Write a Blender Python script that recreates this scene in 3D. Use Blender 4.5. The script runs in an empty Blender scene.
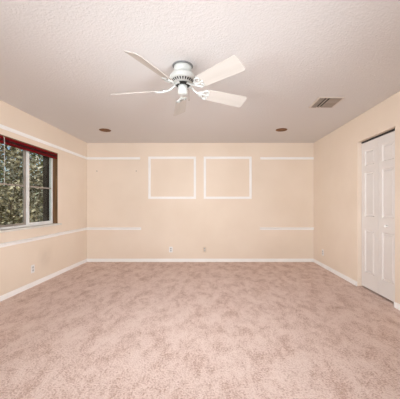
import bpy, bmesh, math, random
from mathutils import Vector, Matrix

random.seed(7)
S = bpy.context.scene
C = S.collection
PI = math.pi


def lin(r, g, b):
    def f(v):
        v /= 255.0
        return v / 12.92 if v <= 0.04045 else ((v + 0.055) / 1.055) ** 2.4
    return (f(r), f(g), f(b), 1.0)


# ------------------------------------------------------------------ camera
XL, XR, YB, YF, H = -2.56, 2.095, 5.5, -4.0, 2.44   # room extents
cam = bpy.data.cameras.new('camera')
cam_o = bpy.data.objects.new('camera', cam)
C.objects.link(cam_o)
cam_o.location = (0, 0, 1.17)
cam_o.rotation_euler = (PI / 2, 0, 0)
cam.sensor_width = 36.0
cam.lens = 268.0 * 36.0 / 400.0
cam.shift_x = -11.5 / 400.0
cam.shift_y = 5.2 / 400.0
cam.clip_start = 0.05
S.camera = cam_o

# ------------------------------------------------------------------ world, sun, added rear and side fills, assumed flash, exposure
S.view_settings.view_transform = 'Standard'
S.view_settings.look = 'None'
S.view_settings.gamma = 1.0
S.view_settings.use_curve_mapping = False
S.view_settings.exposure = -0.99

w = bpy.data.worlds.new('sky')
S.world = w
w.use_nodes = True
nt = w.node_tree
sky = nt.nodes.new('ShaderNodeTexSky')
sky.sky_type = 'NISHITA'
sky.sun_disc = False
sky.sun_elevation = math.radians(50)
sky.sun_rotation = math.radians(180)
nt.links.new(sky.outputs[0], nt.nodes['Background'].inputs[0])
nt.nodes['Background'].inputs[1].default_value = 0.30


def light(name, kind, loc, energy, color, target=None):
    l = bpy.data.lights.new(name, kind)
    l.energy = energy
    l.color = color
    o = bpy.data.objects.new(name, l)
    C.objects.link(o)
    o.location = loc
    if target is not None:
        o.rotation_euler = (Vector(target) - Vector(loc)).to_track_quat('-Z', 'Y').to_euler()
    return o


sun = light('sun', 'SUN', (0, -8, 12), 8.0, (1.0, 0.93, 0.82), target=(-1.2, 2.0, 0))
sun.data.angle = 0.01
FILLC = (0.90, 0.95, 1.0)
for nm, loc, tgt, en, sx, spr in (('assumed_rear_fill', (-0.2, YF + 0.08, 1.2), (-0.2, 5, 1.2), 105, 3.0, 120),  # added lamp for assumed daylight from behind; solid wall, no window here
                                  ('left_side_fill', (XL + 0.25, 0.2, 1.25), (XR, 5.0, 1.35), 95, 1.6, 75),  # added fill lamp evening out the far end, no window here
                                  ('right_side_fill', (XR - 0.25, 0.2, 1.2), (XL, 5.0, 1.35), 105, 1.6, 75)):  # matching added fill on the right, no door here
    dl = light(nm, 'AREA', loc, en, FILLC, target=tgt)
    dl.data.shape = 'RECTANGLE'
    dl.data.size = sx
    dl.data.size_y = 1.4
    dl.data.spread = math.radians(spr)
flash = light('assumed_camera_flash', 'SPOT', (0.12, 0.2, 1.30), 60, (0.84, 0.93, 1.0), target=(0.0, 3.5, 2.44))  # unseen flash, assumed from the fan shadows on the ceiling
flash.data.spot_size = math.radians(80)
flash.data.spot_blend = 1.0
flash.data.shadow_soft_size = 0.16

# ------------------------------------------------------------------ helpers
MATS = {}


def mat(name, rgb, rough=0.6, spec=0.3, metallic=0.0):
    m = bpy.data.materials.new(name)
    m.use_nodes = True
    b = m.node_tree.nodes['Principled BSDF']
    b.inputs['Base Color'].default_value = lin(*rgb)
    b.inputs['Roughness'].default_value = rough
    b.inputs['Specular IOR Level'].default_value = spec
    b.inputs['Metallic'].default_value = metallic
    MATS[name] = m
    return m


def nodes(m):
    t = m.node_tree
    return t, t.nodes, t.links, t.nodes['Principled BSDF']


def mottle(m, a, b, scale, detail=4, lo=0.35, hi=0.65, stretch=(1, 1, 1)):
    """two-tone procedural mottling in object space; returns the colour output"""
    t, n, l, p = nodes(m)
    tc = n.new('ShaderNodeTexCoord')
    mp = n.new('ShaderNodeMapping')
    mp.inputs['Scale'].default_value = stretch
    ns = n.new('ShaderNodeTexNoise')
    ns.inputs['Scale'].default_value = scale
    ns.inputs['Detail'].default_value = detail
    rp = n.new('ShaderNodeValToRGB')
    rp.color_ramp.elements[0].position = lo
    rp.color_ramp.elements[1].position = hi
    rp.color_ramp.elements[0].color = lin(*a)
    rp.color_ramp.elements[1].color = lin(*b)
    l.new(tc.outputs['Object'], mp.inputs[0])
    l.new(mp.outputs[0], ns.inputs[0])
    l.new(ns.outputs[0], rp.inputs[0])
    l.new(rp.outputs[0], p.inputs['Base Color'])
    return rp.outputs[0]


def bump(m, scale, strength, dist=0.01, detail=3):
    t, n, l, p = nodes(m)
    tc = n.new('ShaderNodeTexCoord')
    ns = n.new('ShaderNodeTexNoise')
    ns.inputs['Scale'].default_value = scale
    ns.inputs['Detail'].default_value = detail
    bp = n.new('ShaderNodeBump')
    bp.inputs['Strength'].default_value = strength
    bp.inputs['Distance'].default_value = dist
    l.new(tc.outputs['Object'], ns.inputs[0])
    l.new(ns.outputs[0], bp.inputs['Height'])
    l.new(bp.outputs[0], p.inputs['Normal'])


def obj(name, bm, m, parent=None, smooth=False, bevel=0.0, segs=2):
    me = bpy.data.meshes.new(name)
    bmesh.ops.recalc_face_normals(bm, faces=bm.faces)
    bm.to_mesh(me)
    bm.free()
    o = bpy.data.objects.new(name, me)
    C.objects.link(o)
    if m:
        me.materials.append(m)
    if smooth:
        for f in me.polygons:
            f.use_smooth = True
        me.set_sharp_from_angle(angle=math.radians(40))
    if parent:
        o.parent = parent
    if bevel:
        b = o.modifiers.new('bevel', 'BEVEL')
        b.width = bevel
        b.segments = segs
        b.limit_method = 'ANGLE'
    return o


def tag(o, label=None, cat=None, group=None, kind=None):
    if label:
        o['label'] = label
    if cat:
        o['category'] = cat
    if group:
        o['group'] = group
    if kind:
        o['kind'] = kind
    return o


def empty(name, loc=(0, 0, 0), rz=0.0):
    o = bpy.data.objects.new(name, None)
    C.objects.link(o)
    o.location = loc
    o.rotation_euler = (0, 0, rz)
    o.empty_display_size = 0.1
    return o


def copy_tree(o, parent=None):
    c = o.copy()
    C.objects.link(c)
    if parent:
        c.parent = parent
    for ch in list(o.children):
        copy_tree(ch, c)
    return c


def box(bm, x0, x1, y0, y1, z0, z1):
    v = [bm.verts.new(p) for p in ((x0, y0, z0), (x1, y0, z0), (x1, y1, z0), (x0, y1, z0),
                                   (x0, y0, z1), (x1, y0, z1), (x1, y1, z1), (x0, y1, z1))]
    for f in ((0, 3, 2, 1), (4, 5, 6, 7), (0, 1, 5, 4), (1, 2, 6, 5), (2, 3, 7, 6), (3, 0, 4, 7)):
        bm.faces.new([v[i] for i in f])
    return bm


def bx(*a):
    return box(bmesh.new(), *a)


def lathe(bm, prof, n=40, cap=True):
    rings = []
    for r, z in prof:
        if r < 1e-5:
            rings.append([bm.verts.new((0, 0, z))])
        else:
            rings.append([bm.verts.new((r * math.cos(2 * PI * i / n), r * math.sin(2 * PI * i / n), z)) for i in range(n)])
    for a, b in zip(rings, rings[1:]):
        for i in range(n):
            j = (i + 1) % n
            if len(a) == 1 and len(b) == 1:
                continue
            if len(a) == 1:
                bm.faces.new((a[0], b[i], b[j]))
            elif len(b) == 1:
                bm.faces.new((a[i], a[j], b[0]))
            else:
                bm.faces.new((a[i], a[j], b[j], b[i]))
    if cap:
        for r in (rings[0], rings[-1]):
            if len(r) > 1:
                bm.faces.new(r)
    return bm


def tube(bm, pts, rad, n=8, closed=False):
    pts = [Vector(p) for p in pts]
    rings = []
    for i, p in enumerate(pts):
        a = pts[i - 1] if i else (pts[-1] if closed else p)
        b = pts[i + 1] if i + 1 < len(pts) else (pts[0] if closed else p)
        d = (b - a).normalized()
        u = d.cross(Vector((0, 0, 1)))
        if u.length < 1e-3:
            u = d.cross(Vector((0, 1, 0)))
        u.normalize()
        v = d.cross(u)
        r = rad[i] if isinstance(rad, (list, tuple)) else rad
        rings.append([bm.verts.new(p + u * r * math.cos(2 * PI * k / n) + v * r * math.sin(2 * PI * k / n)) for k in range(n)])
    m = len(rings)
    for i in range(m if closed else m - 1):
        a, b = rings[i], rings[(i + 1) % m]
        for k in range(n):
            bm.faces.new((a[k], a[(k + 1) % n], b[(k + 1) % n], b[k]))
    if not closed:
        bm.faces.new(rings[0])
        bm.faces.new(rings[-1])
    return bm


def sweep(bm, prof, axis, a0, a1, origin, out, cut0=0.0, cut1=0.0):
    """straight moulding: prof = [(depth, height)], run from a0 to a1 along axis 'x'/'y';
    out = direction (+1/-1) of depth on the other horizontal axis; cut = mitre run per unit depth"""
    ring0, ring1 = [], []
    for d, h in prof:
        for ring, a, c in ((ring0, a0, cut0), (ring1, a1, cut1)):
            run = a + c * d
            if axis == 'x':
                ring.append(bm.verts.new((run, origin[0] + out * d, origin[1] + h)))
            else:
                ring.append(bm.verts.new((origin[0] + out * d, run, origin[1] + h)))
    n = len(prof)
    for i in range(n):
        j = (i + 1) % n
        bm.faces.new((ring0[i], ring0[j], ring1[j], ring1[i]))
    bm.faces.new(ring0)
    bm.faces.new(ring1)
    return bm


# ------------------------------------------------------------------ materials
wall_m = mat('peach_wall_paint', (229, 204, 176), 0.75, 0.2)
mottle(wall_m, (225, 207, 188), (230, 213, 195), 1.3, 5)
bump(wall_m, 90, 0.25, 0.004)
left_m = mat('peach_wall_paint_scuffed', (229, 204, 176), 0.75, 0.2)
col = mottle(left_m, (225, 207, 188), (230, 213, 195), 1.3, 5)
bump(left_m, 90, 0.25, 0.004)
t, n, l, p = nodes(left_m)                       # the faint grey scuff low on the left wall
tc = n.new('ShaderNodeTexCoord')
mp = n.new('ShaderNodeMapping')
mp.vector_type = 'TEXTURE'
mp.inputs['Location'].default_value = (XL, 4.12, 0.36)
mp.inputs['Scale'].default_value = (1, 0.22, 0.22)
gr = n.new('ShaderNodeTexGradient')
gr.gradient_type = 'SPHERICAL'
ns = n.new('ShaderNodeTexNoise')
ns.inputs['Scale'].default_value = 9
mu = n.new('ShaderNodeMath')
mu.operation = 'MULTIPLY'
hf = n.new('ShaderNodeMath')
hf.operation = 'MULTIPLY'
hf.inputs[1].default_value = 0.55
mix = n.new('ShaderNodeMixRGB')
mix.inputs[2].default_value = lin(180, 162, 145)
l.new(tc.outputs['Object'], mp.inputs[0])
l.new(mp.outputs[0], gr.inputs[0])
l.new(tc.outputs['Object'], ns.inputs[0])
l.new(gr.outputs['Fac'], mu.inputs[0])
l.new(ns.outputs[0], mu.inputs[1])
l.new(mu.outputs[0], hf.inputs[0])
l.new(hf.outputs[0], mix.inputs[0])
l.new(col, mix.inputs[1])
l.new(mix.outputs[0], p.inputs['Base Color'])

ceil_m = mat('textured_ceiling_paint', (222, 217, 214), 0.85, 0.15)
t, n, l, p = nodes(ceil_m)
tc = n.new('ShaderNodeTexCoord')
vo = n.new('ShaderNodeTexNoise')
vo.inputs['Scale'].default_value = 60
vo.inputs['Detail'].default_value = 4
vo.inputs['Roughness'].default_value = 0.6
rp = n.new('ShaderNodeValToRGB')
rp.color_ramp.elements[0].position = 0.42
rp.color_ramp.elements[1].position = 0.62
bp = n.new('ShaderNodeBump')
bp.inputs['Strength'].default_value = 0.42
bp.inputs['Distance'].default_value = 0.004
l.new(tc.outputs['Object'], vo.inputs[0])
l.new(vo.outputs[0], rp.inputs[0])
l.new(rp.outputs[0], bp.inputs['Height'])
l.new(bp.outputs[0], p.inputs['Normal'])

trim_m = mat('white_trim_paint', (232, 224, 217), 0.45, 0.4)
mottle(trim_m, (239, 235, 231), (244, 240, 237), 3, 3)
door_m = mat('white_door_paint', (224, 215, 208), 0.45, 0.35)
mottle(door_m, (219, 211, 205), (225, 218, 212), 2.5, 3)
fan_m = mat('white_enamel', (232, 231, 224), 0.3, 0.5)
mottle(fan_m, (190, 190, 185), (197, 197, 192), 12, 2)
blade_m = mat('ivory_blade_laminate', (226, 216, 204), 0.5, 0.3)
mottle(blade_m, (190, 182, 173), (198, 190, 182), 4, 4, stretch=(0.3, 3, 1))
dark_m = mat('black_metal', (30, 28, 27), 0.5, 0.4)
mottle(dark_m, (24, 22, 21), (36, 34, 32), 20, 2)
grey_m = mat('plain_grey', (118, 118, 118), 0.6, 0.3)
mottle(grey_m, (108, 108, 108), (128, 128, 127), 20, 2)  # plain grey of the thin ring above the canopy
brass_m = mat('chain_metal', (120, 105, 80), 0.4, 0.5, 0.6)
mottle(brass_m, (110, 95, 72), (132, 116, 90), 30, 2)
rust_m = mat('brown_copper_baffle', (122, 68, 30), 0.55, 0.3)
mottle(rust_m, (108, 64, 28), (136, 88, 44), 14, 3)
vent_m = mat('vent_grey_metal', (205, 192, 180), 0.5, 0.4)
mottle(vent_m, (152, 139, 127), (166, 153, 141), 10, 2)
vrim_m = mat('vent_rim_paint', (212, 200, 190), 0.5, 0.3)
mottle(vrim_m, (208, 196, 186), (216, 204, 194), 8, 2)
duct_m = mat('duct_dark', (48, 43, 38), 0.8, 0.2)
mottle(duct_m, (28, 25, 22), (40, 36, 32), 8, 2)
plate_m = mat('outlet_white_plastic', (232, 228, 224), 0.35, 0.5)
mottle(plate_m, (229, 225, 221), (235, 231, 228), 15, 2)
beige_m = mat('outlet_beige_plastic', (220, 200, 176), 0.4, 0.5)
mottle(beige_m, (204, 183, 160), (212, 193, 170), 15, 2)
slot_m = mat('outlet_slot', (70, 62, 58), 0.7, 0.2)
mottle(slot_m, (62, 55, 52), (78, 70, 66), 30, 2)
face_m = mat('outlet_face_grey', (188, 182, 178), 0.4, 0.4)
mottle(face_m, (182, 176, 172), (194, 188, 184), 30, 2)
red_m = mat('red_blind_metal', (150, 8, 20), 0.55, 0.12)
mottle(red_m, (98, 1, 9), (114, 3, 12), 6, 2)
maroon_m = mat('maroon_blind_slat', (96, 10, 18), 0.45, 0.4)
mottle(maroon_m, (60, 4, 8), (80, 8, 14), 8, 2)
wand_m = mat('clear_wand_plastic', (206, 198, 190), 0.2, 0.5)
mottle(wand_m, (198, 190, 182), (214, 206, 198), 14, 2)
wood_m = mat('brown_stained_wood', (120, 76, 44), 0.5, 0.35)
mottle(wood_m, (88, 60, 32), (118, 84, 50), 5, 6, stretch=(8, 8, 0.6))
frame_m = mat('white_window_aluminium', (226, 222, 218), 0.4, 0.4)
mottle(frame_m, (222, 218, 213), (230, 227, 223), 6, 2)
greyframe_m = mat('shaded_grey_aluminium', (172, 162, 152), 0.5, 0.4)
mottle(greyframe_m, (138, 126, 114), (158, 146, 134), 6, 3)  # shade of the outer sash put into the grey; muntins share it
sill_m = mat('white_marble_sill', (228, 222, 212), 0.35, 0.45)
mottle(sill_m, (206, 199, 188), (226, 221, 212), 7, 6)
ext_m = mat('shaded_brown_exterior', (52, 44, 38), 0.8, 0.2)
mottle(ext_m, (44, 37, 32), (62, 53, 46), 6, 3)  # shade of the outer reveal is part of this dark brown
closet_m = mat('closet_interior', (150, 138, 125), 0.8, 0.2)
mottle(closet_m, (144, 132, 119), (156, 144, 131), 2, 2)

glass_m = bpy.data.materials.new('window_glass')
glass_m.use_nodes = True
t = glass_m.node_tree
for nn in list(t.nodes):
    t.nodes.remove(nn)
out = t.nodes.new('ShaderNodeOutputMaterial')
mx = t.nodes.new('ShaderNodeMixShader')
tr = t.nodes.new('ShaderNodeBsdfTransparent')
tr.inputs[0].default_value = (0.9, 0.92, 0.9, 1)
gl = t.nodes.new('ShaderNodeBsdfGlossy')
gl.inputs['Roughness'].default_value = 0.03
fr = t.nodes.new('ShaderNodeLayerWeight')          # facing falloff: clear head-on, faint sheen at grazing angles
fr.inputs['Blend'].default_value = 0.5
pw = t.nodes.new('ShaderNodeMath')
pw.operation = 'POWER'
pw.inputs[1].default_value = 5.0
sc = t.nodes.new('ShaderNodeMath')
sc.operation = 'MULTIPLY_ADD'
sc.inputs[1].default_value = 0.5
sc.inputs[2].default_value = 0.02
t.links.new(fr.outputs['Facing'], pw.inputs[0])
t.links.new(pw.outputs[0], sc.inputs[0])
t.links.new(sc.outputs[0], mx.inputs[0])
t.links.new(tr.outputs[0], mx.inputs[1])
t.links.new(gl.outputs[0], mx.inputs[2])
t.links.new(mx.outputs[0], out.inputs[0])

carpet_m = mat('pink_beige_carpet', (205, 172, 158), 0.95, 0.05)
t, n, l, p = nodes(carpet_m)
tc = n.new('ShaderNodeTexCoord')
mp = n.new('ShaderNodeMapping')                  # brushed pile lies in short streaks
mp.inputs['Rotation'].default_value = (0, 0, 0.5)
mp.inputs['Scale'].default_value = (1.8, 1.0, 1)
big = n.new('ShaderNodeTexNoise')
big.inputs['Scale'].default_value = 3.4
big.inputs['Detail'].default_value = 7
big.inputs['Roughness'].default_value = 0.85
big.inputs['Detail'].default_value = 9
big.inputs['Distortion'].default_value = 0.25
fine = n.new('ShaderNodeTexNoise')
fine.inputs['Scale'].default_value = 80
fine.inputs['Detail'].default_value = 4
add = n.new('ShaderNodeMath')
add.operation = 'MULTIPLY_ADD'
add.inputs[1].default_value = 0.6
rp = n.new('ShaderNodeValToRGB')
e = rp.color_ramp.elements
e[0].position = 0.69
e[0].color = lin(198, 168, 154)
e[1].position = 0.88
e[1].color = lin(236, 215, 205)
em = rp.color_ramp.elements.new(0.775)
em.color = lin(224, 199, 188)
bp = n.new('ShaderNodeBump')
bp.inputs['Strength'].default_value = 0.8
bp.inputs['Distance'].default_value = 0.012
l.new(tc.outputs['Object'], mp.inputs[0])
l.new(mp.outputs[0], big.inputs[0])
l.new(tc.outputs['Object'], fine.inputs[0])
l.new(fine.outputs[0], add.inputs[0])
l.new(big.outputs[0], add.inputs[2])
l.new(add.outputs[0], rp.inputs[0])
l.new(rp.outputs[0], p.inputs['Base Color'])
l.new(fine.outputs[0], bp.inputs['Height'])
l.new(bp.outputs[0], p.inputs['Normal'])

ground_m = mat('lawn_ground', (120, 124, 70), 0.95, 0.1)
mottle(ground_m, (96, 104, 52), (150, 146, 92), 3, 6)


def leaf_mat(name, cols):
    m = mat(name, cols[0], 0.4, 0.5)
    t, n, l, p = nodes(m)
    g = n.new('ShaderNodeNewGeometry')
    r = n.new('ShaderNodeValToRGB')
    el = r.color_ramp.elements
    el[0].color = lin(*cols[0])
    el[1].color = lin(*cols[-1])
    for i, c in enumerate(cols[1:-1]):
        x = el.new((i + 1) / (len(cols) - 1))
        x.color = lin(*c)
    l.new(g.outputs['Random Per Island'], r.inputs[0])
    l.new(r.outputs[0], p.inputs['Base Color'])
    return m


leaf_olive = leaf_mat('olive_leaves', [(48, 44, 28), (106, 94, 60), (172, 160, 124), (226, 218, 194)])  # palest tones put sunlit highlights into the leaf colour
leaf_green = leaf_mat('green_leaves', [(44, 50, 24), (84, 92, 42), (124, 126, 66), (172, 166, 112)])
leaf_yellow = leaf_mat('yellow_green_leaves', [(104, 110, 40), (166, 158, 70), (204, 178, 84), (190, 128, 76)])
bark_m = mat('grey_brown_bark', (96, 82, 68), 0.9, 0.1)
mottle(bark_m, (80, 67, 54), (114, 99, 84), 12, 5, stretch=(1, 1, 0.2))

# ------------------------------------------------------------------ structure
TW = 0.22                       # left wall thickness
WY0, WY1, WZ0, WZ1 = 3.215, 4.46, 0.835, 2.025     # window opening
DY0, DY1, DZ1 = 3.065, 3.845, 2.065                # closet door opening
RW = 0.12

tag(obj('floor', bx(XL - TW, XR + RW, YF - 0.12, YB + 0.12, -0.12, 0), carpet_m),
    'pink beige mottled carpet over the whole floor', 'carpet', kind='structure')
tag(obj('ceiling', bx(XL - TW, XR + RW, YF - 0.12, YB + 0.12, H, H + 0.15), ceil_m),
    'off-white textured ceiling carrying the fan', 'ceiling', kind='structure')
tag(obj('wall_back', bx(XL - TW, XR + RW, YB, YB + 0.12, 0, H), wall_m),
    'peach far wall with two empty square mouldings', 'wall', kind='structure')
tag(obj('wall_front', bx(XL - TW, XR + RW, YF - 0.12, YF, 0, H), wall_m),
    'peach wall behind the viewer', 'wall', kind='structure')


def wall_with_hole(xa, xb, y0, y1, z0, z1, ya, yb):
    ys = sorted({ya, y0, y1, yb})
    zs = sorted({0.0, z0, z1, H})
    bm = bmesh.new()
    V = {}

    def v(x, y, z):
        k = (x, y, z)
        if k not in V:
            V[k] = bm.verts.new(k)
        return V[k]
    for i in range(len(ys) - 1):
        for j in range(len(zs) - 1):
            hole = ys[i] == y0 and zs[j] >= z0 and zs[j + 1] <= z1
            a, b, c, d = ys[i], ys[i + 1], zs[j], zs[j + 1]
            if hole:
                bm.faces.new((v(xa, a, c), v(xa, a, d), v(xb, a, d), v(xb, a, c)))
                bm.faces.new((v(xa, b, c), v(xa, b, d), v(xb, b, d), v(xb, b, c)))
                bm.faces.new((v(xa, a, d), v(xa, b, d), v(xb, b, d), v(xb, a, d)))
                if c > 0:
                    bm.faces.new((v(xa, a, c), v(xa, b, c), v(xb, b, c), v(xb, a, c)))
                continue
            for x in (xa, xb):
                bm.faces.new((v(x, a, c), v(x, b, c), v(x, b, d), v(x, a, d)))
            if i == 0:
                bm.faces.new((v(xa, a, c), v(xa, a, d), v(xb, a, d), v(xb, a, c)))
            if i == len(ys) - 2:
                bm.faces.new((v(xa, b, c), v(xa, b, d), v(xb, b, d), v(xb, b, c)))
            if j == 0:
                bm.faces.new((v(xa, a, c), v(xa, b, c), v(xb, b, c), v(xb, a, c)))
            if j == len(zs) - 2:
                bm.faces.new((v(xa, a, d), v(xa, b, d), v(xb, b, d), v(xb, a, d)))
    return bm


tag(obj('wall_left', wall_with_hole(XL - TW, XL, WY0, WY1, WZ0, WZ1, YF, YB), left_m),
    'peach left wall with the window in it', 'wall', kind='structure')
tag(obj('wall_right', wall_with_hole(XR, XR + RW, DY0, DY1, 0.0, DZ1, YF, YB), wall_m, bevel=0.008),
    'peach right wall with the closet doorway', 'wall', kind='structure')
cb = bmesh.new()
box(cb, XR + RW, XR + 0.75, DY0 - 0.35, DY0 - 0.3, 0, H)
box(cb, XR + RW, XR + 0.75, DY1 + 0.3, DY1 + 0.35, 0, H)
box(cb, XR + 0.75, XR + 0.8, DY0 - 0.35, DY1 + 0.35, 0, H)
box(cb, XR + RW, XR + 0.8, DY0 - 0.35, DY1 + 0.35, H, H + 0.05)
box(cb, XR + RW, XR + 0.8, DY0 - 0.35, DY1 + 0.35, -0.05, 0)
tag(obj('wall_closet', cb, closet_m), 'closet walls behind the white folding door', 'wall', kind='structure')

# baseboards
BB = [(0, 0), (0.014, 0), (0.014, 0.050), (0.011, 0.057), (0.006, 0.062), (0, 0.064)]
tag(obj('baseboard_back', sweep(bmesh.new(), BB, 'x', XL, XR, (YB, 0), -1, 1, -1), trim_m),
    'white baseboard along the far wall', 'baseboard', kind='structure')
tag(obj('baseboard_left', sweep(bmesh.new(), BB, 'y', YF, YB, (XL, 0), 1, 0, -1), trim_m),
    'white baseboard along the left wall under the window', 'baseboard', kind='structure')
tag(obj('baseboard_right', sweep(bmesh.new(), BB, 'y', DY1 + 0.004, YB, (XR, 0), -1, 0, -1), trim_m),
    'white baseboard from closet doorway to far corner', 'baseboard', kind='structure')
tag(obj('baseboard_right', sweep(bmesh.new(), BB, 'y', YF, DY0 - 0.004, (XR, 0), -1, 0, 0), trim_m),
    'white baseboard at right picture edge, nearer than the closet door', 'baseboard', kind='structure')

# picture rail and chair rail
PR = [(0, -0.024), (0.008, -0.024), (0.014, -0.016), (0.016, 0.006), (0.010, 0.014), (0.012, 0.020), (0.006, 0.024), (0, 0.024)]
CR = [(0, -0.028), (0.010, -0.028), (0.014, -0.020), (0.014, -0.006), (0.022, 0.002), (0.028, 0.010), (0.028, 0.018), (0.020, 0.023), (0, 0.023)]
PZ, CZ = 2.122, 0.682


def bxp(px):
    return (px - 211.5) / 48.7


tag(obj('trim_1', sweep(bmesh.new(), PR, 'y', YF, YB, (XL, PZ), 1, 0, -1), trim_m),
    'long white upper rail on left wall above the window', 'trim', kind='structure')
tag(obj('trim_2', sweep(bmesh.new(), PR, 'x', XL, bxp(140.2), (YB, PZ), -1, 1, 0), trim_m),
    'short white upper rail on far wall, left of the square mouldings', 'trim', kind='structure')
tag(obj('trim_3', sweep(bmesh.new(), PR, 'x', bxp(260.2), XR, (YB, PZ), -1, 0, 0), trim_m),
    'short white upper rail on far wall, right of the square mouldings', 'trim', kind='structure')
tag(obj('trim_4', sweep(bmesh.new(), CR, 'y', YF, 4.45, (XL, CZ - 0.004), 1, 0, 0), trim_m),
    'white chair rail on left wall running under the window', 'trim', kind='structure')
tag(obj('trim_5', sweep(bmesh.new(), CR, 'y', 4.454, YB, (XL, CZ), 1, 0, -1), trim_m),
    'white chair rail piece on left wall between window and far corner', 'trim', kind='structure')
tag(obj('trim_6', sweep(bmesh.new(), CR, 'x', XL, bxp(141.2), (YB, CZ), -1, 1, 0), trim_m),
    'short white chair rail at left end of far wall', 'trim', kind='structure')
tag(obj('trim_7', sweep(bmesh.new(), CR, 'x', bxp(259.8), XR, (YB, CZ), -1, 0, 0), trim_m),
    'short white chair rail at right end of far wall', 'trim', kind='structure')


def square_moulding(name, x0, x1, z0, z1, label):
    prof = [(0, 0), (0, 0.010), (0.010, 0.016), (0.022, 0.012), (0.030, 0.015), (0.043, 0.016), (0.047, 0.012), (0.047, 0)]
    bm = bmesh.new()
    rings = []
    for cx, cz, sx, sz in ((x0, z0, 1, 1), (x1, z0, -1, 1), (x1, z1, -1, -1), (x0, z1, 1, -1)):
        rings.append([bm.verts.new((cx + sx * (0.047 - a), YB - d, cz + sz * (0.047 - a))) for a, d in prof])
    for i in range(4):
        a, b = rings[i], rings[(i + 1) % 4]
        for k in range(len(prof)):
            j = (k + 1) % len(prof)
            bm.faces.new((a[k], a[j], b[j], b[k]))
    return tag(obj(name, bm, trim_m), label, 'wall moulding', 'square mouldings on the far wall', 'structure')


mz1, mz0 = 1.17 + (204.7 - 156.7) / 48.7, 1.17 + (204.7 - 198.9) / 48.7
square_moulding('trim_8', bxp(148.4), bxp(196.0), mz0, mz1, 'empty square white moulding on far wall, the left one of two')
square_moulding('trim_9', bxp(203.7), bxp(251.6), mz0, mz1, 'empty square white moulding on far wall, the right one of two')

# ------------------------------------------------------------------ window
win = tag(empty('window_1', (XL, WY0, WZ0)), 'white sliding window with two panes looking out on sunlit bushes', 'window', kind='structure')


def wobj(name, bm, m, par=win, **k):
    bm.transform(Matrix.Translation((-XL, -WY0, -WZ0)))
    return obj(name, bm, m, par, **k)


XW = XL - 0.075          # inner face of the window frame
# marble sill
wobj('sill', bx(XW - 0.03, XL + 0.055, WY0 - 0.05, WY1 + 0.035, WZ0, WZ0 + 0.026), sill_m, bevel=0.005)
# wooden side jambs + head
jm = bx(XW, XL, WY1 - 0.012, WY1, WZ0 + 0.026, WZ1)
tag(wobj('jamb', jm, wood_m), 'brown wooden side jamb')
jm = bx(XW, XL, WY0, WY0 + 0.012, WZ0 + 0.026, WZ1)
tag(wobj('jamb', jm, wood_m), 'brown wooden side jamb')
jm = bx(XW, XL, WY0 + 0.012, WY1 - 0.012, WZ1 - 0.012, WZ1)
wobj('head_jamb', jm, wood_m)
# outer frame
fb = bmesh.new()
box(fb, XW - 0.05, XW, WY0, WY0 + 0.03, WZ0 + 0.026, WZ1)
box(fb, XW - 0.05, XW, WY1 - 0.024, WY1, WZ0 + 0.026, WZ1)
box(fb, XW - 0.05, XW, WY0 + 0.03, WY1 - 0.024, WZ1 - 0.03, WZ1)
box(fb, XW - 0.05, XW + 0.004, WY0 + 0.03, WY1 - 0.024, WZ0 + 0.026, WZ0 + 0.048)
wobj('frame', fb, frame_m, bevel=0.002)
ym = 3.845


def sash(y0, y1, xc, m, stile_l, stile_r):
    z0, z1 = WZ0 + 0.048, WZ1 - 0.03
    b = bmesh.new()
    box(b, xc - 0.011, xc + 0.011, y0, y0 + stile_l, z0, z1)
    box(b, xc - 0.011, xc + 0.011, y1 - stile_r, y1, z0, z1)
    box(b, xc - 0.011, xc + 0.011, y0 + stile_l, y1 - stile_r, z0, z0 + 0.026)
    box(b, xc - 0.011, xc + 0.011, y0 + stile_l, y1 - stile_r, z1 - 0.03, z1)
    s = wobj('sash', b, m, bevel=0.0015)
    wobj('muntin', bx(xc - 0.005, xc + 0.005, y0 + stile_l, y1 - stile_r, 1.425, 1.447), greyframe_m, s)
    wobj('pane', bx(xc - 0.0015, xc + 0.0015, y0 + stile_l, y1 - stile_r, z0 + 0.026, z1 - 0.03), glass_m, s)
    return s


sash(WY0 + 0.03, ym + 0.012, XW - 0.037, greyframe_m, 0.03, 0.052)
tag(sash(ym - 0.006, WY1 - 0.024, XW - 0.013, frame_m, 0.042, 0.010), 'white inner sash')
# exterior reveal, its shade put into the dark brown
eb = bmesh.new()
box(eb, XL - TW - 0.012, XW - 0.05, WY1 - 0.02, WY1, WZ0, WZ1)
box(eb, XL - TW - 0.012, XW - 0.05, WY0, WY0 + 0.02, WZ0, WZ1)
box(eb, XL - TW - 0.012, XW - 0.05, WY0 + 0.02, WY1 - 0.02, WZ1 - 0.02, WZ1)
box(eb, XL - TW - 0.03, XW - 0.05, WY0 + 0.02, WY1 - 0.02, WZ0, WZ0 + 0.015)
wobj('exterior_jamb', eb, ext_m)

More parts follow.
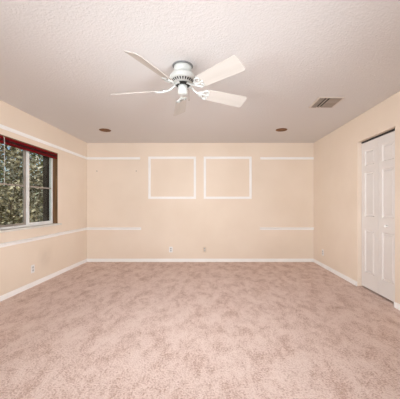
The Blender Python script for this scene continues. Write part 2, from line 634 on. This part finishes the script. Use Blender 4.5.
# red blind raised to the top of the window
bl = tag(empty('window_blind', (XL - 0.02, (WY0 + WY1) / 2, WZ1 - 0.012)),
         'dark red slatted blind pulled up to top of the window', 'window blind')
hl = (WY1 - WY0) / 2 - 0.014
tag(obj('headrail', bx(-0.022, 0.020, -hl, hl, -0.030, -0.0005), red_m, bl, bevel=0.003), 'bright red headrail')
sl0 = None
for i in range(9):
    if sl0 is None:
        b = bmesh.new()
        prof = [(-0.020, 0.0), (-0.010, 0.0012), (0.0, 0.0016), (0.010, 0.0012), (0.0175, 0.0)]
        top = [[b.verts.new((x, s * (hl - 0.003), z)) for x, z in prof] for s in (-1, 1)]
        bot = [[b.verts.new((x, s * (hl - 0.003), z - 0.0012)) for x, z in prof] for s in (-1, 1)]
        for k in range(4):
            b.faces.new((top[0][k], top[0][k + 1], top[1][k + 1], top[1][k]))
            b.faces.new((bot[0][k], bot[1][k], bot[1][k + 1], bot[0][k + 1]))
        b.faces.new(top[0] + bot[0][::-1])
        b.faces.new(top[1] + bot[1][::-1])
        b.faces.new((top[0][0], top[1][0], bot[1][0], bot[0][0]))
        b.faces.new((top[0][4], top[1][4], bot[1][4], bot[0][4]))
        sl0 = obj('slat', b, maroon_m, bl)
        sl0['label'] = 'dark maroon slat'
        s = sl0
    else:
        s = sl0.copy()
        C.objects.link(s)
        s.parent = bl
    s.location = (0, 0, -0.0330 - i * 0.0031)
tag(obj('bottom_rail', bx(-0.021, 0.020, -hl, hl, -0.086, -0.0605), red_m, bl, bevel=0.004), 'bright red bottom rail')
wy = 3.298 - (WY0 + WY1) / 2
tag(obj('tilt_wand', tube(bmesh.new(), [(0.030, wy, -0.018), (0.031, wy, -0.05), (0.031, wy, -0.58)], 0.0036, 8), wand_m, bl, True), 'thin pale hanging wand')
hk = tube(bmesh.new(), [(0.018, wy, -0.012), (0.027, wy, -0.008), (0.031, wy, -0.014), (0.030, wy, -0.024)], 0.003, 8)
obj('wand_hook', hk, wand_m, bl, True)

# ------------------------------------------------------------------ closet bifold door
XD = XR + 0.055
door = tag(empty('door_1', (XD, DY1, 0)), 'white folding closet door with raised panels and a round knob', 'door', kind='structure')


def leaf_bm(w, h, rows, ml, mr):
    """leaf slab in local (depth x, along y from 0 to -w, z); front face at x=0 facing -x"""
    b = bmesh.new()
    T = 0.034
    ys = [0, -mr, -(w - ml), -w]
    zs = [0]
    for a, c in rows:
        zs += [a, c]
    zs.append(h)
    V = {}

    def v(x, y, z):
        k = (round(x, 5), round(y, 5), round(z, 5))
        if k not in V:
            V[k] = b.verts.new(k)
        return V[k]
    for i in range(3):
        for j in range(len(zs) - 1):
            if i == 1 and j % 2 == 1:
                continue
            b.faces.new((v(0, ys[i], zs[j]), v(0, ys[i + 1], zs[j]), v(0, ys[i + 1], zs[j + 1]), v(0, ys[i], zs[j + 1])))
    for a, c in rows:                              # moulded recess then raised field
        prev = None
        for inset, dep in ((0, 0), (0.009, 0.013), (0.016, 0.014), (0.040, 0.003)):
            r = [v(dep, ys[1] - inset, a + inset), v(dep, ys[2] + inset, a + inset),
                 v(dep, ys[2] + inset, c - inset), v(dep, ys[1] - inset, c - inset)]
            if prev:
                for k in range(4):
                    b.faces.new((prev[k], prev[(k + 1) % 4], r[(k + 1) % 4], r[k]))
            prev = r
        b.faces.new(prev)
    bk = [b.verts.new((T, y, z)) for y, z in ((0, 0), (-w, 0), (-w, h), (0, h))]
    b.faces.new(bk)
    bot = [v(0, y, 0) for y in ys]
    top = [v(0, y, h) for y in ys]
    lft = [v(0, 0, z) for z in zs]
    rgt = [v(0, -w, z) for z in zs]
    b.faces.new(bot + [bk[1], bk[0]])
    b.faces.new(top + [bk[2], bk[3]])
    b.faces.new(lft + [bk[3], bk[0]])
    b.faces.new(rgt + [bk[2], bk[1]])
    return b


LW = (DY1 - DY0 - 0.010) / 2
rows = [(0.205, 0.80), (0.985, 1.595), (1.69, 1.90)]
la = obj('door_leaf', leaf_bm(LW - 0.003, 2.016, rows, 0.078, 0.085), door_m, door)
la.location = (0, -0.004, 0.022)
lb = obj('door_leaf', leaf_bm(LW - 0.003, 2.016, rows, 0.085, 0.075), door_m, door)
lb.location = (0, -0.006 - LW, 0.022)
kn = lathe(bmesh.new(), [(0.0, 0.0), (0.012, 0.0), (0.010, 0.008), (0.008, 0.014), (0.015, 0.020), (0.019, 0.028), (0.017, 0.036), (0.010, 0.041), (0, 0.042)], 24)
kn.transform(Matrix.Rotation(-PI / 2, 4, 'Y'))
k = obj('knob', kn, trim_m, lb, True)
k.location = (0.0, -LW / 2 + 0.01, 0.885)
tag(k, 'small round white knob')
tag(obj('track', bx(0.0, 0.03, -(DY1 - DY0) + 0.002, -0.002, 2.046, DZ1 - 0.0005), dark_m, door), 'top track, dark for the shaded gap')  # dark colour stands in for the shadow gap below the soffit

# ------------------------------------------------------------------ ceiling fan
FX, FY = -0.263, 2.45
fan = tag(empty('ceiling_fan', (FX, FY, H)), 'white five-blade ceiling fan with ivory blades hanging in mid ceiling', 'ceiling fan')
tag(obj('ceiling_ring', lathe(bmesh.new(), [(0.0, -0.0005), (0.092, -0.0005), (0.094, -0.004), (0.090, -0.009), (0, -0.009)], 48), grey_m, fan, True), 'grey ring')
obj('canopy', lathe(bmesh.new(), [(0.0, -0.009), (0.076, -0.009), (0.080, -0.014), (0.080, -0.044), (0.076, -0.052), (0.066, -0.058), (0.064, -0.066), (0.0, -0.066)], 48), fan_m, fan, True)
mot = obj('motor_housing', lathe(bmesh.new(), [(0.0, -0.066), (0.066, -0.066), (0.070, -0.069), (0.092, -0.077), (0.110, -0.090), (0.119, -0.106), (0.121, -0.122), (0.116, -0.134), (0.104, -0.140), (0.084, -0.158), (0.066, -0.166), (0.0, -0.166)], 56), fan_m, fan, True)
sb = bmesh.new()                                  # dark ventilation slots round the lower taper
NS = 26
for i in range(NS):
    a = 2 * PI * i / NS
    q = bmesh.new()
    p0, p1 = Vector((0.103, 0, -0.1412)), Vector((0.086, 0, -0.1568))
    nrm = Vector((0.64, 0, -0.77)) * 0.0016
    hw = 0.0062
    for p_, h_ in ((p0, hw), (p1, hw * 0.8)):
        for s_ in (-1, 1):
            q.verts.new(p_ + Vector((0, s_ * h_, 0)) + nrm)
            q.verts.new(p_ + Vector((0, s_ * h_, 0)) - nrm * 3)
    bmesh.ops.convex_hull(q, input=q.verts)
    q.transform(Matrix.Rotation(a, 4, 'Z'))
    me = bpy.data.meshes.new('tmp')
    q.to_mesh(me)
    q.free()
    sb.from_mesh(me)
    bpy.data.meshes.remove(me)
tag(obj('vent_slots', sb, dark_m, mot), 'ring of dark cooling slots')
tag(obj('flywheel', lathe(bmesh.new(), [(0.0, -0.166), (0.064, -0.166), (0.066, -0.170), (0.066, -0.180), (0.060, -0.184), (0.0, -0.184)], 40), dark_m, fan, True), 'black flywheel')
obj('switch_housing', lathe(bmesh.new(), [(0.0, -0.184), (0.040, -0.184), (0.0425, -0.188), (0.0425, -0.252), (0.040, -0.258), (0.032, -0.264), (0.014, -0.267), (0.0, -0.2675)], 40), fan_m, fan, True)
tag(obj('pull_chain', tube(bmesh.new(), [(0.041, -0.025, -0.225), (0.056, -0.028, -0.230), (0.060, -0.029, -0.245), (0.060, -0.029, -0.318), (0.060, -0.029, -0.330)], [0.0016, 0.0016, 0.0016, 0.0016, 0.004], 6), brass_m, fan, True), 'thin dark pull chain')

BZ = -0.218
R0, R1 = 0.215, 0.672


def blade_bm():
    b = bmesh.new()
    def half(r):
        f = (r - R0) / (R1 - R0)
        return 0.060 + 0.014 * f
    pts = []
    rc = 0.022
    for s_ in (-1, 1):
        side = []
        h1, h0 = half(R1), half(R0)
        side.append((R0, s_ * (h0 - 0.018)))
        side.append((R0 + 0.006, s_ * (h0 - 0.006)))
        side.append((R0 + 0.02, s_ * h0))
        side.append((0.45, s_ * half(0.45)))
        for k_ in range(6):
            a = PI / 2 * k_ / 5
            side.append((R1 - rc + rc * math.sin(a), s_ * (h1 - rc + rc * math.cos(a))))
        pts.append(side)
    loop = pts[0] + pts[1][::-1]
    T = 0.0055
    top = [b.verts.new((x, y, T / 2)) for x, y in loop]
    bot = [b.verts.new((x, y, -T / 2)) for x, y in loop]
    b.faces.new(top)
    b.faces.new(bot)
    for i in range(len(loop)):
        j = (i + 1) % len(loop)
        b.faces.new((top[i], top[j], bot[j], bot[i]))
    return b


def iron_bm(pitch):
    """scrolled blade iron: stem from the flywheel, then an open scroll frame under the blade root"""
    b = bmesh.new()
    tube(b, [(0.058, 0, -0.176), (0.085, 0, -0.186), (0.11, 0, -0.206), (0.14, 0, -0.222), (0.165, 0, -0.222), (0.185, 0, -0.218)],
         [0.010, 0.010, 0.009, 0.009, 0.009, 0.008], 8)
    c_, s_ = math.cos(pitch), math.sin(pitch)

    def P(r, y, dz=-0.010):
        return (r, y * c_ - dz * s_, BZ + y * s_ + dz * c_)
    for sg in (-1, 1):
        tube(b, [P(0.178, 0), P(0.19, sg * 0.022), P(0.205, sg * 0.042), P(0.228, sg * 0.050), P(0.248, sg * 0.042), P(0.252, sg * 0.026),
                 P(0.240, sg * 0.018), P(0.230, sg * 0.026)], [0.008, 0.008, 0.0075, 0.007, 0.0065, 0.006, 0.005, 0.005], 8)
        tube(b, [P(0.150, 0, -0.004), P(0.162, sg * 0.018, -0.006), P(0.180, sg * 0.026, -0.009), P(0.196, sg * 0.018)], 0.005, 8)
    tube(b, [P(0.182, 0), P(0.21, 0), P(0.245, 0), P(0.262, 0)], [0.008, 0.008, 0.007, 0.006], 8)
    for r_, y_ in ((0.228, 0.048), (0.228, -0.048), (0.258, 0)):
        q = Vector(P(r_, y_, -0.006))
        bmesh.ops.create_uvsphere(b, u_segments=8, v_segments=6, radius=0.008, matrix=Matrix.Translation(q))
    return b


pitch = -math.radians(25)
b0 = i0 = None
for kf in range(5):
    a = math.radians(27.6 + 72 * kf)
    if b0 is None:
        i0 = obj('blade_iron', iron_bm(pitch), fan_m, fan, True)
        b0 = obj('blade', blade_bm(), blade_m, fan, bevel=0.0015)
        bI, bB = i0, b0
        bI['label'] = 'white scrolled blade bracket'
        bB['label'] = 'ivory fan blade'
    else:
        bI, bB = i0.copy(), b0.copy()
        for q in (bI, bB):
            C.objects.link(q)
            q.parent = fan
    bI.rotation_euler = (0, 0, a)
    bB.rotation_mode = 'QUATERNION'
    bB.rotation_quaternion = (Matrix.Rotation(a, 3, 'Z') @ Matrix.Rotation(pitch, 3, 'X')).to_quaternion()
    bB.location = (0, 0, BZ)

# ------------------------------------------------------------------ ceiling vent
vx0, vx1, vy0, vy1 = 1.262, 1.568, 3.146, 3.484
vent = tag(empty('ceiling_vent', ((vx0 + vx1) / 2, (vy0 + vy1) / 2, H)), 'square louvred air vent in ceiling, right of the fan', 'air vent')
hx, hy = (vx1 - vx0) / 2, (vy1 - vy0) / 2
fb = bmesh.new()
FWD = 0.020
for (xa, xb, ya, yb) in ((-hx, hx, -hy, -hy + FWD), (-hx, hx, hy - FWD, hy), (-hx, -hx + FWD, -hy + FWD, hy - FWD), (hx - FWD, hx, -hy + FWD, hy - FWD)):
    box(fb, xa, xb, ya, yb, -0.014, -0.0005)
tag(obj('frame', fb, vrim_m, vent, bevel=0.002), 'pale square rim')
tag(obj('backing', bx(-hx + FWD, hx - FWD, -hy + FWD, hy - FWD, -0.003, -0.0005), duct_m, vent), 'dark duct opening')
NV = 13
for i in range(NV):
    x = -hx + FWD + (2 * hx - 2 * FWD) * (i + 0.5) / NV
    tilt = math.radians(52 if x < -0.045 else 22)
    if i in (3, 5):
        continue
    hw_ = 0.0092 if x < -0.045 else 0.0080
    b = bx(-hw_, hw_, -hy + FWD, hy - FWD, -0.0008, 0.0008)
    b.transform(Matrix.Rotation(tilt, 4, 'Y'))
    s = obj('slat', b, vent_m, vent)
    s.location = (x, 0, -0.013)

# ------------------------------------------------------------------ recessed lights
rl = tag(empty('recessed_light', (-1.81, 4.56, H)), 'brown round recessed ceiling light left of the fan', 'ceiling light', 'recessed ceiling lights')
obj('trim_ring', lathe(bmesh.new(), [(0.084, -0.0005), (0.096, -0.0005), (0.097, -0.003), (0.094, -0.006), (0.087, -0.008), (0.084, -0.006)], 40, False), rust_m, rl, True)
obj('baffle', lathe(bmesh.new(), [(0.0, -0.0015), (0.050, -0.0015), (0.084, -0.0055), (0.0845, -0.0005), (0.0, -0.0005)], 40, False), rust_m, rl, True)
r2 = copy_tree(rl)
r2.location = (1.185, 4.54, H)
r2['label'] = 'brown round recessed ceiling light right of the fan, beyond the vent'

# ------------------------------------------------------------------ outlets


def outlet(loc, rz, label, pm, fm, group='wall outlets'):
    """plate in local xz, facing -y, back at y=0"""
    e_ = tag(empty('wall_outlet', loc, rz), label, 'wall outlet', group)
    obj('cover_plate', bx(-0.036, 0.036, -0.006, -0.0004, -0.058, 0.058), pm, e_, bevel=0.003)
    for s_ in (-1, 1):
        b = lathe(bmesh.new(), [(0, 0), (0.0165, 0), (0.0165, 0.002), (0, 0.002)], 24)
        b.transform(Matrix.Translation((0, -0.006, s_ * 0.0205)) @ Matrix.Rotation(PI / 2, 4, 'X'))
        f_ = obj('receptacle', b, fm, e_)
        sl = bmesh.new()
        box(sl, -0.0075, -0.0050, -0.0086, -0.0078, s_ * 0.0205 - 0.002, s_ * 0.0205 + 0.008)
        box(sl, 0.0050, 0.0075, -0.0086, -0.0078, s_ * 0.0205 - 0.002, s_ * 0.0205 + 0.008)
        box(sl, -0.0025, 0.0025, -0.0086, -0.0078, s_ * 0.0205 - 0.011, s_ * 0.0205 - 0.006)
        tag(obj('slots', sl, slot_m, f_), 'dark plug slots')
    b = lathe(bmesh.new(), [(0, 0), (0.003, 0), (0.0025, 0.0012), (0, 0.0015)], 12)
    b.transform(Matrix.Translation((0, -0.006, 0)) @ Matrix.Rotation(PI / 2, 4, 'X'))
    obj('screw', b, fm, e_)
    return e_


ZB = 1.17 - (249.5 - 204.7) / 48.7
outlet((bxp(170.9), YB, ZB), 0, 'white wall outlet low on far wall below left square moulding', plate_m, face_m)
outlet((bxp(204.6), YB, ZB), 0, 'beige wall outlet low on far wall below gap between square mouldings', beige_m, face_m)
outlet((XL, 3.835, 0.252), PI / 2, 'white wall outlet low on left wall under the window', plate_m, face_m)
outlet((XR, 5.035, 0.272), -PI / 2, 'white wall outlet low on right wall between closet and far corner', plate_m, face_m)

# two nails left in the far wall
for px, lab in ((97.2, 'tiny dark nail in far wall nearest the left corner'), (136.5, 'tiny dark nail in far wall just left of left square moulding')):
    b = bmesh.new()
    tube(b, [(0, -0.0004, 0), (0, -0.012, 0.002)], 0.003, 8)
    tube(b, [(0, -0.012, 0.002), (0, -0.0145, 0.0025)], 0.008, 10)
    o = tag(obj('nail', b, dark_m), lab, 'nail', 'nails in the far wall')
    o.location = (bxp(px), YB, 1.17 + (204.7 - 171.3) / 48.7)

# ------------------------------------------------------------------ garden outside the window
GZ = -0.25
g = bmesh.new()
n_ = 24
gv = [[g.verts.new((-22 + 19.2 * i / n_, -3 + 27 * j / n_, GZ + 0.05 * math.sin(i * 1.7) * math.cos(j * 1.3))) for j in range(n_ + 1)] for i in range(n_ + 1)]
for i in range(n_):
    for j in range(n_):
        g.faces.new((gv[i][j], gv[i + 1][j], gv[i + 1][j + 1], gv[i][j + 1]))
tag(obj('ground', g, ground_m), 'sunlit lawn outside the window', 'lawn', kind='structure')


def leaf(b, p, L, W, rng):
    d = Vector((rng.gauss(0, 1), rng.gauss(0, 1), rng.gauss(0.1, 0.8))).normalized()
    u = d.cross(Vector((rng.gauss(0, 1), rng.gauss(0, 1), rng.gauss(0, 1)))).normalized()
    nn = d.cross(u)
    v0 = b.verts.new(p)
    v1 = b.verts.new(p + d * L * 0.45 + u * W / 2 + nn * W * 0.15)
    v2 = b.verts.new(p + d * L)
    v3 = b.verts.new(p + d * L * 0.45 - u * W / 2 + nn * W * 0.15)
    m_ = b.verts.new(p + d * L * 0.5)
    b.faces.new((v0, v1, m_))
    b.faces.new((v1, v2, m_))
    b.faces.new((v0, m_, v3))
    b.faces.new((m_, v2, v3))


def shrub(name, x, y, r, h, z0, nl, L, m, label, cat, group, seed):
    rng = random.Random(seed)
    e_ = tag(empty(name, (x, y, GZ)), label, cat, group)
    tb = bmesh.new()
    lb_ = bmesh.new()
    nb = 9
    tips = []
    tube(tb, [(0, 0, -0.05), (0.02, 0.02, z0 * 0.5), (0, 0, z0 + 0.15)], [0.05 * r + 0.02, 0.045 * r + 0.015, 0.03 * r + 0.01], 8)
    for i in range(nb):
        a = 2 * PI * i / nb + rng.uniform(-.3, .3)
        rr = r * rng.uniform(.35, .8)
        zz = z0 + (h - z0) * rng.uniform(.3, .92)
        tip = Vector((rr * math.cos(a), rr * math.sin(a), zz))
        st = Vector((0, 0, z0 * rng.uniform(.6, 1.0)))
        midp = st.lerp(tip, .5) + Vector((rng.uniform(-.1, .1), rng.uniform(-.1, .1), .1))
        tube(tb, [st, midp, tip], [0.02 * r + 0.006, 0.013 * r + 0.004, 0.004], 6)
        tips += [tip, midp]
    clumps = []
    for i in range(max(26, int(nl / 45))):
        th = rng.uniform(0, 2 * PI)
        ph = math.acos(rng.uniform(-1, 1))
        q = rng.uniform(.55, 1.0)
        clumps.append(Vector((r * q * math.sin(ph) * math.cos(th), r * q * math.sin(ph) * math.sin(th), z0 + (h - z0) * (.5 + .5 * q * math.cos(ph)))))
    clumps += tips
    for i in range(nl):
        c_ = rng.choice(clumps)
        s_ = 0.17 * r + 0.03
        p_ = c_ + Vector((rng.gauss(0, s_), rng.gauss(0, s_), rng.gauss(0, s_)))
        p_.z = max(p_.z, 0.04)
        LL = L * rng.uniform(.6, 1.3)
        leaf(lb_, p_, LL, LL * .5, rng)
    tag(obj('stems', tb, bark_m, e_, True), 'grey-brown stems')
    obj('foliage', lb_, m, e_)
    return e_


GB = 'bushes outside the window'
shrub('garden_bush', -4.62, 5.95, 0.66, 3.2, 0.2, 3800, 0.105, leaf_olive, 'olive bush outside the window, behind the left pane', 'bush', GB, 1)
shrub('garden_bush', -5.55, 8.15, 0.78, 3.0, 0.2, 3600, 0.115, leaf_olive, 'olive bush outside the window, behind the right pane', 'bush', GB, 2)
shrub('garden_bush', -7.6, 8.9, 0.95, 3.7, 0.2, 3200, 0.15, leaf_green, 'greener tall bush outside, behind the left pane and olive bush', 'bush', GB, 3)
shrub('garden_bush', -4.95, 6.95, 0.30, 1.25, 0.1, 700, 0.12, leaf_yellow, 'low yellow-green bush with orange leaves outside, by the sash centre', 'bush', GB, 4)
shrub('garden_tree', -12.2, 11.8, 1.8, 5.2, 0.8, 4600, 0.19, leaf_green, 'green tree outside behind the left pane, beyond the bushes', 'tree', 'trees outside the window', 5)
shrub('garden_tree', -8.0, 13.6, 1.5, 4.8, 0.6, 4600, 0.17, leaf_green, 'green tree outside behind the right pane, beyond the bushes', 'tree', 'trees outside the window', 6)
